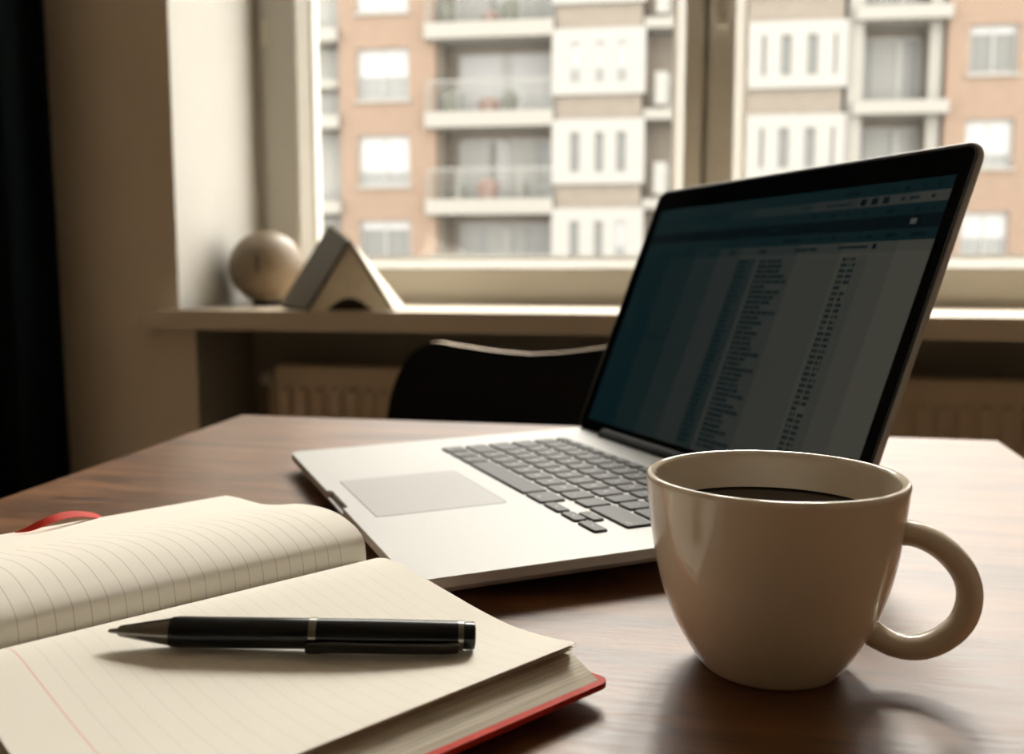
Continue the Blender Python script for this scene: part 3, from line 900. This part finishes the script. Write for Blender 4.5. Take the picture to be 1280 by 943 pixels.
# ------------------------------------------------------------------ pen lying on the page
PR = .0056
def page_z(w):                            # page height under a room point
    lpt = nb_w.inverted() @ w
    t = max(0, min(1, -lpt.y / PL))
    return interp(right_prof, lpt.x) * (1 - t) + interp(right_flat, lpt.x) * t
p_tip = hit_z(135, 789, TZ + .0235 + PR); p_end = hit_z(594, 795, TZ + .0185 + PR)
pen_dir = (p_end - p_tip); plen = Vector((pen_dir.x, pen_dir.y, 0)).length
hs = []
for k in range(3, 40):
    q = p_tip.lerp(p_end, k / 40)
    hs.append((k / 40, page_z(q)))
# rest the barrel on the page: the line through the two highest supports
best = None
for i in range(len(hs)):
    for j in range(i + 6, len(hs)):
        a = (hs[j][1] - hs[i][1]) / (hs[j][0] - hs[i][0]); b = hs[i][1] - a * hs[i][0]
        if all(h <= a * t + b + 1e-5 for t, h in hs):
            sc_ = sum(a * t + b - h for t, h in hs)
            if hs[i][0] < .5 < hs[j][0] and (best is None or sc_ < best[0]): best = (sc_, a, b)
if best is None: best = (0, 0.0, max(h for t, h in hs))
z_tip = TZ + best[2] + PR; z_end = TZ + best[1] + best[2] + PR
p_tip = hit_z(135, 789, z_tip); p_end = hit_z(594, 795, z_end)
pen_dir = p_end - p_tip; plen = pen_dir.length
pen = empty('pen'); tag(pen, 'black ballpoint pen with gunmetal tip and clip lying on the notebook', 'pen')
ex = pen_dir.normalized(); ey = Vector((0, 0, 1)).cross(ex).normalized(); ez = ex.cross(ey)
pen.matrix_world = Matrix.Translation(p_tip) @ Matrix((ex, ey, ez)).transposed().to_4x4()
def S(px_): return (px_ - 135) / (594 - 135) * plen
bm = bmesh.new()
lathe(bm, [(.0003, 0), (.0007, S(137)), (.0011, S(148)), (.0014, S(149))], 20, 'X', cap0=True)
obj('nib', bm, M['pensteel'], pen, smooth=True)
bm = bmesh.new()
lathe(bm, [(.0014, S(147)), (.0020, S(150)), (.0034, S(178)), (.0048, S(208)), (.0050, S(211))], 28, 'X', cap0=True, cap1=True)
auto_smooth(obj('tip_cone', bm, M['pensteel'], pen), 40)
bm = bmesh.new()
lathe(bm, [(.0046, S(210)), (.0053, S(213)), (PR, S(222)), (PR, S(381))], 36, 'X', cap0=True, cap1=True)
auto_smooth(obj('lower_barrel', bm, M['penblack'], pen), 40)
bm = bmesh.new()
lathe(bm, [(.0052, S(381)), (PR + .0002, S(381.5)), (PR + .0002, S(391)), (.0052, S(391.5))], 36, 'X', cap0=True, cap1=True)
auto_smooth(obj('middle_ring', bm, M['pensteel'], pen), 40)
bm = bmesh.new()
lathe(bm, [(PR, S(391)), (PR, S(480)), (PR * .96, S(571))], 36, 'X', cap0=True, cap1=True)
auto_smooth(obj('upper_barrel', bm, M['penblack'], pen), 40)
bm = bmesh.new()
lathe(bm, [(.0049, S(570.5)), (PR * .98, S(571)), (PR * .98, S(578)), (.0049, S(578.5))], 36, 'X', cap0=True, cap1=True)
auto_smooth(obj('end_ring', bm, M['pensteel'], pen), 40)
bm = bmesh.new()
lathe(bm, [(.0050, S(578)), (.0052, S(591)), (.0049, S(593)), (.0040, S(594)), (.0001, S(594))], 36, 'X', cap0=True)
auto_smooth(obj('end_cap', bm, M['penblack'], pen), 40)
# clip on the side towards the camera (local -y, slightly down)
clip_dir = Vector((0, -.93, -.36))
clip_n = Vector((0, .36, -.93))
bm = bmesh.new()
rings = []
for px_, d_, hw in ((379, .0072, .0016), (381, .0076, .0021), (392, .0078, .0022), (400, .0075, .0022), (412, .0073, .0021), (450, .0074, .0020), (500, .0076, .0019), (550, .0074, .0019), (568, .0070, .0019), (572, .0066, .0018)):
    c = Vector((S(px_), 0, 0)) + clip_dir * (d_ if px_ > 376 else .006)
    th = .00065
    rings.append([c + clip_n * hw - clip_dir * th, c + clip_n * hw + clip_dir * th, c - clip_n * hw + clip_dir * th, c - clip_n * hw - clip_dir * th])
loft(bm, rings)
add_c = Vector((S(566), 0, 0)) + clip_dir * .0055
bevel(bm, .0003, 2)
auto_smooth(obj('clip', bm, M['clip'], pen), 40)
bm = bmesh.new()
rings = [[Vector((S(px_), 0, 0)) + clip_dir * d_ + clip_n * a for px_, a in ((561, -.0015), (571, -.0015), (571, .0015), (561, .0015))] for d_ in (.0045, .0072)]
loft(bm, rings)
obj('clip_mount', bm, M['pensteel'], pen)

# ------------------------------------------------------------------ ornaments on the sill
bd = 2.28
bc = at_depth(334, 338, bd)
BR = 46 * bd / F
ball = empty('ball_ornament', (bc.x, bc.y, Z_SILL)); tag(ball, 'round beige ball ornament with a dark slit on the window sill', 'ornament')
bm = bmesh.new()
prof = []
for i in range(33):
    a = -math.pi / 2 + math.pi * i / 32
    prof.append((max(BR * math.cos(a), .00001), .006 + BR * .97 + BR * .97 * math.sin(a)))
lathe(bm, prof, 48)
obj('ball', bm, M['ball'], ball, smooth=True)
bm = bmesh.new()
lathe(bm, [(BR * .36, 0), (BR * .40, .003), (BR * .40, .012), (BR * .30, .016)], 32, cap0=True, cap1=True)
obj('foot_ring', bm, M['gap'], ball)
bm = bmesh.new()
add_box(bm, -.003, .003, -BR * 1.005, -BR * .9, BR * .90, BR * 1.35)
so = obj('slit', bm, M['gap'], ball); so.rotation_euler = (0, 0, rad(12))

tb_front = 2.00; tb_back = 2.11
def on_sill(px_, d):
    q = at_depth(px_, 380, d); return Vector((q.x, q.y, Z_SILL))
fa = at_depth(437, 303, tb_front); fl = on_sill(384, tb_front); fr = on_sill(490, tb_front)
ba = at_depth(414, 284, tb_back); bl = on_sill(352, tb_back); br = on_sill(504, tb_back)
tc_ = (fl + fr + bl + br) / 4
book = empty('tented_book', tc_); tag(book, 'cream book with one cover coloured as in shade standing like a tent beside the ball', 'book')
def tent_ring(a, l, r, arch=True, ins=0.0):
    l2 = l.lerp(r, ins); r2 = r.lerp(l, ins); a2 = a.lerp((l + r) / 2, ins * 1.2)
    pts = [a2, l2]
    if arch:
        for k in range(9):
            t = k / 8
            p_ = l2.lerp(r2, .20 + .60 * t)
            p_ = p_ + Vector((0, 0, math.sin(math.pi * t) * (a2.z - Z_SILL) * .20))
            pts.append(p_)
    pts.append(r2)
    return [p_ - tc_ for p_ in pts]
bm = bmesh.new()
loft(bm, [tent_ring(fa, fl, fr, True, .03), tent_ring(ba, bl, br, True, .03)])
obj('pages', bm, M['book_page'], book)
bm = bmesh.new()
k_ = .45
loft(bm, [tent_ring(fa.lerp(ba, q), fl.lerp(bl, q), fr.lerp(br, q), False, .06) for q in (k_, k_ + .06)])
obj('arch_shade_slab', bm, M['book_shade'], book)  # added dark slab, stands for the shade inside the arch
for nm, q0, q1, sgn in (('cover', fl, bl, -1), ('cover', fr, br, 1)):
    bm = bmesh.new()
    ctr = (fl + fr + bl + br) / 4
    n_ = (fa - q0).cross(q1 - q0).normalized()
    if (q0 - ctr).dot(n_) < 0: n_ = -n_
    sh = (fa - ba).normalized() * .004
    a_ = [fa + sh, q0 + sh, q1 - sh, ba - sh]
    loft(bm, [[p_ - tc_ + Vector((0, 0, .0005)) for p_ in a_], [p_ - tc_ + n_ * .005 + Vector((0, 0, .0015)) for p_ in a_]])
    obj(nm, bm, M['book_shade' if sgn < 0 else 'book_cover'], book)  # left cover coloured dark to stand for its shaded side

# ------------------------------------------------------------------ apartment building across the street
DB = 32.0
ROT = rad(-8.0)                                # facade heading in the camera-heading frame
BO = c2w(0, DB, CAM.z)
ang = ROT + ALPHA
fx = Vector((math.cos(ang), math.sin(ang), 0)); fn = Vector((math.sin(ang), -math.cos(ang), 0))   # fn points to us
Z_GROUND = -9.0
bld = empty('apartment_building', (BO.x, BO.y, Z_GROUND), ang)
tag(bld, 'brick apartment block with white balconies seen through the window', 'building')
def fp(px_, py_, off=0.0):
    """facade coordinates (X along, Z up from the ground) of a pixel on the plane off metres in front"""
    d = ray(px_, py_); p0 = BO + fn * off
    t = (p0 - CAM).dot(fn) / d.dot(fn); P = CAM + d * t
    return (P - BO).dot(fx), P.z - Z_GROUND
def FX(px_, off=0.0): return fp(px_, 160, off)[0]
def bmat(name, col, **k): return mat(name, col, k.pop('rough', .85), **k)
B = {'brick': bmat('pale_red_brick', (0.117, 0.084, 0.062), noise=(3.0, .10, (1, 1, 3)), spec=.2),
     'taupe': bmat('taupe_brick', (0.107, 0.093, 0.077), noise=(3.0, .08, (1, 1, 3)), spec=.2),
     'conc': bmat('white_concrete', (0.146, 0.141, 0.126), spec=.2),
     'white': bmat('white_panel', (0.160, 0.157, 0.146), spec=.2),
     'frame': bmat('white_window_frame', (0.160, 0.157, 0.146), rough=.6),
     'blind': bmat('white_blind', (0.192, 0.192, 0.189)),
     'curt': bmat('net_curtain', (0.142, 0.142, 0.132)),
     'dark': mat('far_window_glass', (0.068, 0.069, 0.064), .3, spec=.3),
     'grey': mat('grey_window_glass', (0.100, 0.102, 0.097), .3, spec=.3),
     'rail': bmat('balcony_rail_panel', (0.107, 0.109, 0.098), rough=.6),
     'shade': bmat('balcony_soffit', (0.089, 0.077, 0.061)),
     'plant': bmat('balcony_plants', (0.061, 0.064, 0.048)),
     'terra': bmat('terracotta', (0.135, 0.071, 0.053)),
     'grey_wall': bmat('grey_wall', (0.117, 0.116, 0.103))}
def bpart(name, boxes, m, parent=bld):
    bm = bmesh.new()
    for b_ in boxes: add_box(bm, *b_)
    return obj(name, bm, B[m], parent)
def wall_holes(name, X0, X1, Z0, Z1, holes, m, y0=0.0, y1=.35):
    """wall slab (front face at y0, y grows away from us) with rectangular holes"""
    zs = sorted({Z0, Z1, *[h[2] for h in holes], *[h[3] for h in holes]})
    boxes = []
    for za, zb in zip(zs, zs[1:]):
        if zb - za < 1e-4: continue
        cut = sorted([h for h in holes if h[2] < (za + zb) / 2 < h[3]])
        x = X0
        for h in cut:
            if h[0] > x: boxes.append((x, h[0], y0, y1, za, zb))
            x = h[1]
        if x < X1: boxes.append((x, X1, y0, y1, za, zb))
    return bpart(name, boxes, m)
PITCHZ = 2.79
FLOORS = (-3, -2, -1, 0, 1, 2)
_, zb0 = fp(608, 158); ZBOT = 0.0
ZTOP = fp(640, 40)[1] + PITCHZ * 2.2
def far_window(X0, X1, Z0, Z1, look, y=0.12, mull=1):
    """window = frame ring with panes; look: 'blind', 'half', 'low', 'glass'"""
    fw = .07
    w_ = bpart('window', [(X0, X0 + fw, y, y + .1, Z0, Z1), (X1 - fw, X1, y, y + .1, Z0, Z1), (X0 + fw, X1 - fw, y, y + .1, Z0, Z0 + fw), (X0 + fw, X1 - fw, y, y + .1, Z1 - fw, Z1)]
               + [(X0 + (X1 - X0) * (i + 1) / (mull + 1) - .03, X0 + (X1 - X0) * (i + 1) / (mull + 1) + .03, y + .01, y + .09, Z0 + fw, Z1 - fw) for i in range(mull)], 'frame')
    xs_ = [X0 + (X1 - X0) * i / (mull + 1) for i in range(mull + 2)]
    for i in range(mull + 1):
        bm = bmesh.new(); add_box(bm, xs_[i] + .035, xs_[i + 1] - .035, y + .07, y + .08, Z0 + fw, Z1 - fw)
        obj('pane', bm, B['grey' if look in ('half', 'low') else ('dark' if look == 'glass' else 'grey')], w_)
    dz = {'blind': 1.0, 'half': .55, 'low': .74, 'glass': .15}[look]
    bm = bmesh.new(); add_box(bm, X0 + fw, X1 - fw, y + .04, y + .06, Z1 - fw - (Z1 - Z0 - 2 * fw) * dz, Z1 - fw)
    obj('blind', bm, B['blind'], w_)
    return w_
# --- left brick bay with one window column
XA0, XA1 = FX(425), FX(545)
wx0, wx1 = FX(447), FX(512)
_, wz1 = fp(480, 60); _, wz0 = fp(480, 125)
holes = [(wx0, wx1, wz0 + k * PITCHZ, wz1 + k * PITCHZ) for k in FLOORS]
wall_holes('brick_wall', XA0, XA1, ZBOT, ZTOP, holes, 'brick')
for k, h in zip(FLOORS, holes):
    far_window(*h, {-3: 'glass', -2: 'glass', -1: 'low', 0: 'half', 1: 'blind', 2: 'low'}[k])
    bpart('window_sill', [(h[0] - .08, h[1] + .08, -.08, .12, h[2] - .09, h[2])], 'conc')
# --- stair strip at the far left edge of the pane
XS0, XS1 = FX(330), FX(425)
bpart('stair_wall', [(XS0, XS1, .9, 1.2, ZBOT, ZTOP)], 'grey_wall')
for k in FLOORS:
    za = fp(408, 153)[1] + k * PITCHZ
    bpart('stair_slab', [(XS0, XS1 + .02, -.25, .9, za - .22, za + .20)], 'conc')
    zb = fp(408, 210)[1] + k * PITCHZ
    if k in (-1, -3, 1): bpart('stair_slab', [(XS0, XS1 - .1, .2, .9, zb - .16, zb + .16)], 'conc')
    bpart('stair_glazing', [(XS0, XS1 - .25, .80, .88, za + .3, za + PITCHZ - .3)], 'curt')
# --- balcony stack
def balcony_stack(xp0, xp1, y_ref, slab_t, slab_b, looks, door_x, seam, side_wall=True, railing=True):
    X0, X1 = FX(xp0), FX(xp1)
    s_t = fp(y_ref, slab_t, .35)[1]; s_b = fp(y_ref, slab_b, .35)[1]
    bpart('recess_wall', [(X0, X1, 1.25, 1.5, ZBOT, ZTOP)], 'taupe')
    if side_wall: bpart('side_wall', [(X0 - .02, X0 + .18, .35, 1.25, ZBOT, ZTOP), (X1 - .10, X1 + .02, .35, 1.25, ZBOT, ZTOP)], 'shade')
    for k in FLOORS:
        dz = k * PITCHZ
        bpart('balcony_slab', [(X0 - .30, X1 + .02, -.38, 1.25, s_b + dz, s_t + dz)], 'conc')
        # glazed doors behind
        dx0, dx1 = FX(door_x[0]) - .0, FX(door_x[1])
        fz0, fz1 = s_t + dz + .02, s_b + dz + PITCHZ - .22
        m_ = FX(seam)
        f_ = bpart('balcony_door', [(dx0, dx0 + .08, 1.12, 1.25, fz0, fz1), (m_ - .09, m_ + .09, 1.12, 1.25, fz0, fz1), (dx1 - .08, dx1, 1.12, 1.25, fz0, fz1), (dx0, dx1, 1.12, 1.25, fz1 - .08, fz1)], 'frame')
        for a, b in ((dx0 + .08, m_ - .09), (m_ + .09, dx1 - .08)):
            bm = bmesh.new(); add_box(bm, a, b, 1.20, 1.23, fz0, fz1 - .08); obj('pane', bm, B['grey'], f_)
        for q0, q1, mm in looks[k]:
            bm = bmesh.new(); add_box(bm, dx0 + (dx1 - dx0) * q0, dx0 + (dx1 - dx0) * q1, 1.15, 1.19, fz0 + .1, fz1 - .08); obj('curtain', bm, B[mm], f_)
        if railing:
            r_ = bpart('railing', [(X0 - .22, X1, -.34, -.30, s_t + dz + .92, s_t + dz + .98)] + [(X0 - .22 + i * (X1 - X0 + .2) / 4 - .02, X0 - .22 + i * (X1 - X0 + .2) / 4 + .02, -.34, -.30, s_t + dz, s_t + dz + .92) for i in range(5)], 'rail')
            n_b = 34
            bm = bmesh.new()
            for i in range(n_b):
                x = X0 - .2 + (X1 - X0 + .15) * i / n_b
                add_box(bm, x, x + .022, -.33, -.31, s_t + dz + .08, s_t + dz + .92)
            obj('baluster_row', bm, B['rail'], r_)
            # things standing on the balcony
            rs = random.Random(k + xp0)
            for i in range(3):
                x = X0 + .3 + (X1 - X0 - .8) * (i + rs.random() * .6) / 3
                bm = bmesh.new()
                w_ = .18 + rs.random() * .2; h_ = .35 + rs.random() * .35
                lathe(bm, [(w_ * .7, 0), (w_ * .9, h_ * .5), (w_ * .95, h_ * .52), (w_ * 1.1, h_ * .8), (w_ * .5, h_ * 1.15), (.01, h_ * 1.2)], 10, cap0=True, center=(x, .35, s_t + dz))
                p_ = obj('planter', bm, B['plant' if i != 1 else 'terra'], bld)
lk_white = [(.02, .46, 'blind'), (.54, .98, 'blind')]
lk_mid = [(.02, .40, 'curt'), (.32, .46, 'blind'), (.54, .82, 'curt')]
lk_low = [(.30, .47, 'curt'), (.05, .2, 'curt'), (.56, .70, 'curt')]
balcony_stack(545, 692, 608, 138, 158, {-3: lk_low, -2: lk_low, -1: lk_mid, 0: lk_white, 1: lk_mid, 2: lk_white}, (566, 690), 628)
# --- white bays with tall slit windows
def white_bay(xp0, xp1, z_ref, zt, zb, slits, blinds):
    X0, X1 = FX(xp0, .3), FX(xp1, .3)
    z1 = fp(z_ref, zt, .3)[1]; z0 = fp(z_ref, zb, .3)[1]
    bpart('bay_wall', [(X0 + .1, X1 - .1, -.22, 1.5, ZBOT, ZTOP)], 'taupe')
    for k in FLOORS:
        dz = k * PITCHZ
        hs_ = []
        for a, b in slits:
            hs_.append((X0 + (X1 - X0) * a, X0 + (X1 - X0) * b, z0 + dz + .38, z1 + dz - .42))
        w_ = wall_holes('bay_panel', X0, X1, z0 + dz, z1 + dz, hs_, 'white', -.36, -.24)
        for i, h in enumerate(hs_):
            bm = bmesh.new(); add_box(bm, h[0], h[1], -.27, -.25, h[2], h[3])
            bl_ = blinds[k]
            mm = 'blind' if bl_ == 'all' else ('blind' if bl_ == 'some' and i == 2 else 'dark')
            obj('pane', bm, B[mm], w_)
            if mm == 'blind':
                bm = bmesh.new(); add_box(bm, h[0], h[1], -.285, -.27, h[2], h[2] + .42); obj('pane', bm, B['grey'], w_)
white_bay(690, 806, 747, 35, 118, ((.20, .30), (.47, .56), (.70, .80)), {-3: 'some', -2: 'some', -1: 'none', 0: 'all', 1: 'all', 2: 'all'})
white_bay(925, 1056, 995, 26, 110, ((.19, .23), (.37, .47), (.62, .72), (.87, .90)), {-3: 'none', -2: 'none', -1: 'none', 0: 'none', 1: 'all', 2: 'none'})
# --- recessed strip between the bays (mostly behind the window mullion)
XM0, XM1 = FX(806), FX(925)
bpart('recess_wall', [(XM0, XM1, .9, 1.2, ZBOT, ZTOP)], 'taupe')
for k in FLOORS:
    st, sb = fp(822, 136, .2)[1] + k * PITCHZ, fp(822, 149, .2)[1] + k * PITCHZ
    bpart('balcony_slab', [(XM0 - .05, XM1 + .05, -.25, .9, sb, st)], 'conc')
    bpart('screen_panel', [(FX(818), FX(834), -.15, -.05, st + .15, st + 1.15)], 'white')
    bpart('railing', [(FX(834), XM1, -.2, -.16, st + .9, st + .97), (FX(834), FX(834) + .05, -.2, -.16, st, st + .9)], 'rail')
# --- pillar and right balcony stack
XP0, XP1 = FX(1056), FX(1075)
bpart('pillar', [(XP0, XP1, -.10, 1.5, ZBOT, ZTOP)], 'conc')
lk_r0 = [(.20, .62, 'curt')]; lk_r1 = [(.15, .5, 'curt'), (.6, .9, 'curt')]
balcony_stack(1075, 1180, 1120, 125, 142, {-3: lk_r1, -2: lk_r1, -1: lk_r1, 0: lk_r0, 1: lk_r1, 2: lk_r0}, (1078, 1160), 1132, side_wall=False, railing=False)
bpart('corner_post', [(FX(1160), FX(1176), .2, .5, ZBOT, ZTOP)], 'conc')
# --- right brick bay
XB0, XB1 = FX(1180), FX(1420)
wz1 = fp(1239, 30)[1]; wz0 = fp(1239, 92)[1]
cols = [(FX(1207), FX(1268)), (FX(1330), FX(1392))]
holes = [(a, b, wz0 + k * PITCHZ, wz1 + k * PITCHZ) for k in FLOORS for a, b in cols]
wall_holes('brick_wall', XB0, XB1, ZBOT, ZTOP, holes, 'brick')
looks = {-3: 'glass', -2: 'half', -1: 'low', 0: 'glass', 1: 'blind', 2: 'half'}
for i, h in enumerate(holes):
    far_window(*h, looks[FLOORS[i // 2]])
    bpart('window_sill', [(h[0] - .08, h[1] + .08, -.08, .12, h[2] - .09, h[2])], 'conc')
# --- far left wing, roof and core
bpart('brick_wall', [(FX(120), XS0, 0, .35, ZBOT, ZTOP)], 'brick')
bpart('building_core', [(FX(120), XB1, 1.55, 9.0, ZBOT, ZTOP)], 'grey_wall')
bpart('roof', [(FX(120) - .2, XB1 + .2, -.4, 9.2, ZTOP, ZTOP + .4)], 'conc')
g = box_bm(-70, 70, 4, 90, Z_GROUND - .3, Z_GROUND)
go = obj('ground', g, mat('street_paving', (.30, .29, .27), .9, noise=(.6, .1))); go['kind'] = 'structure'; go['label'] = 'pale street paving below the building'
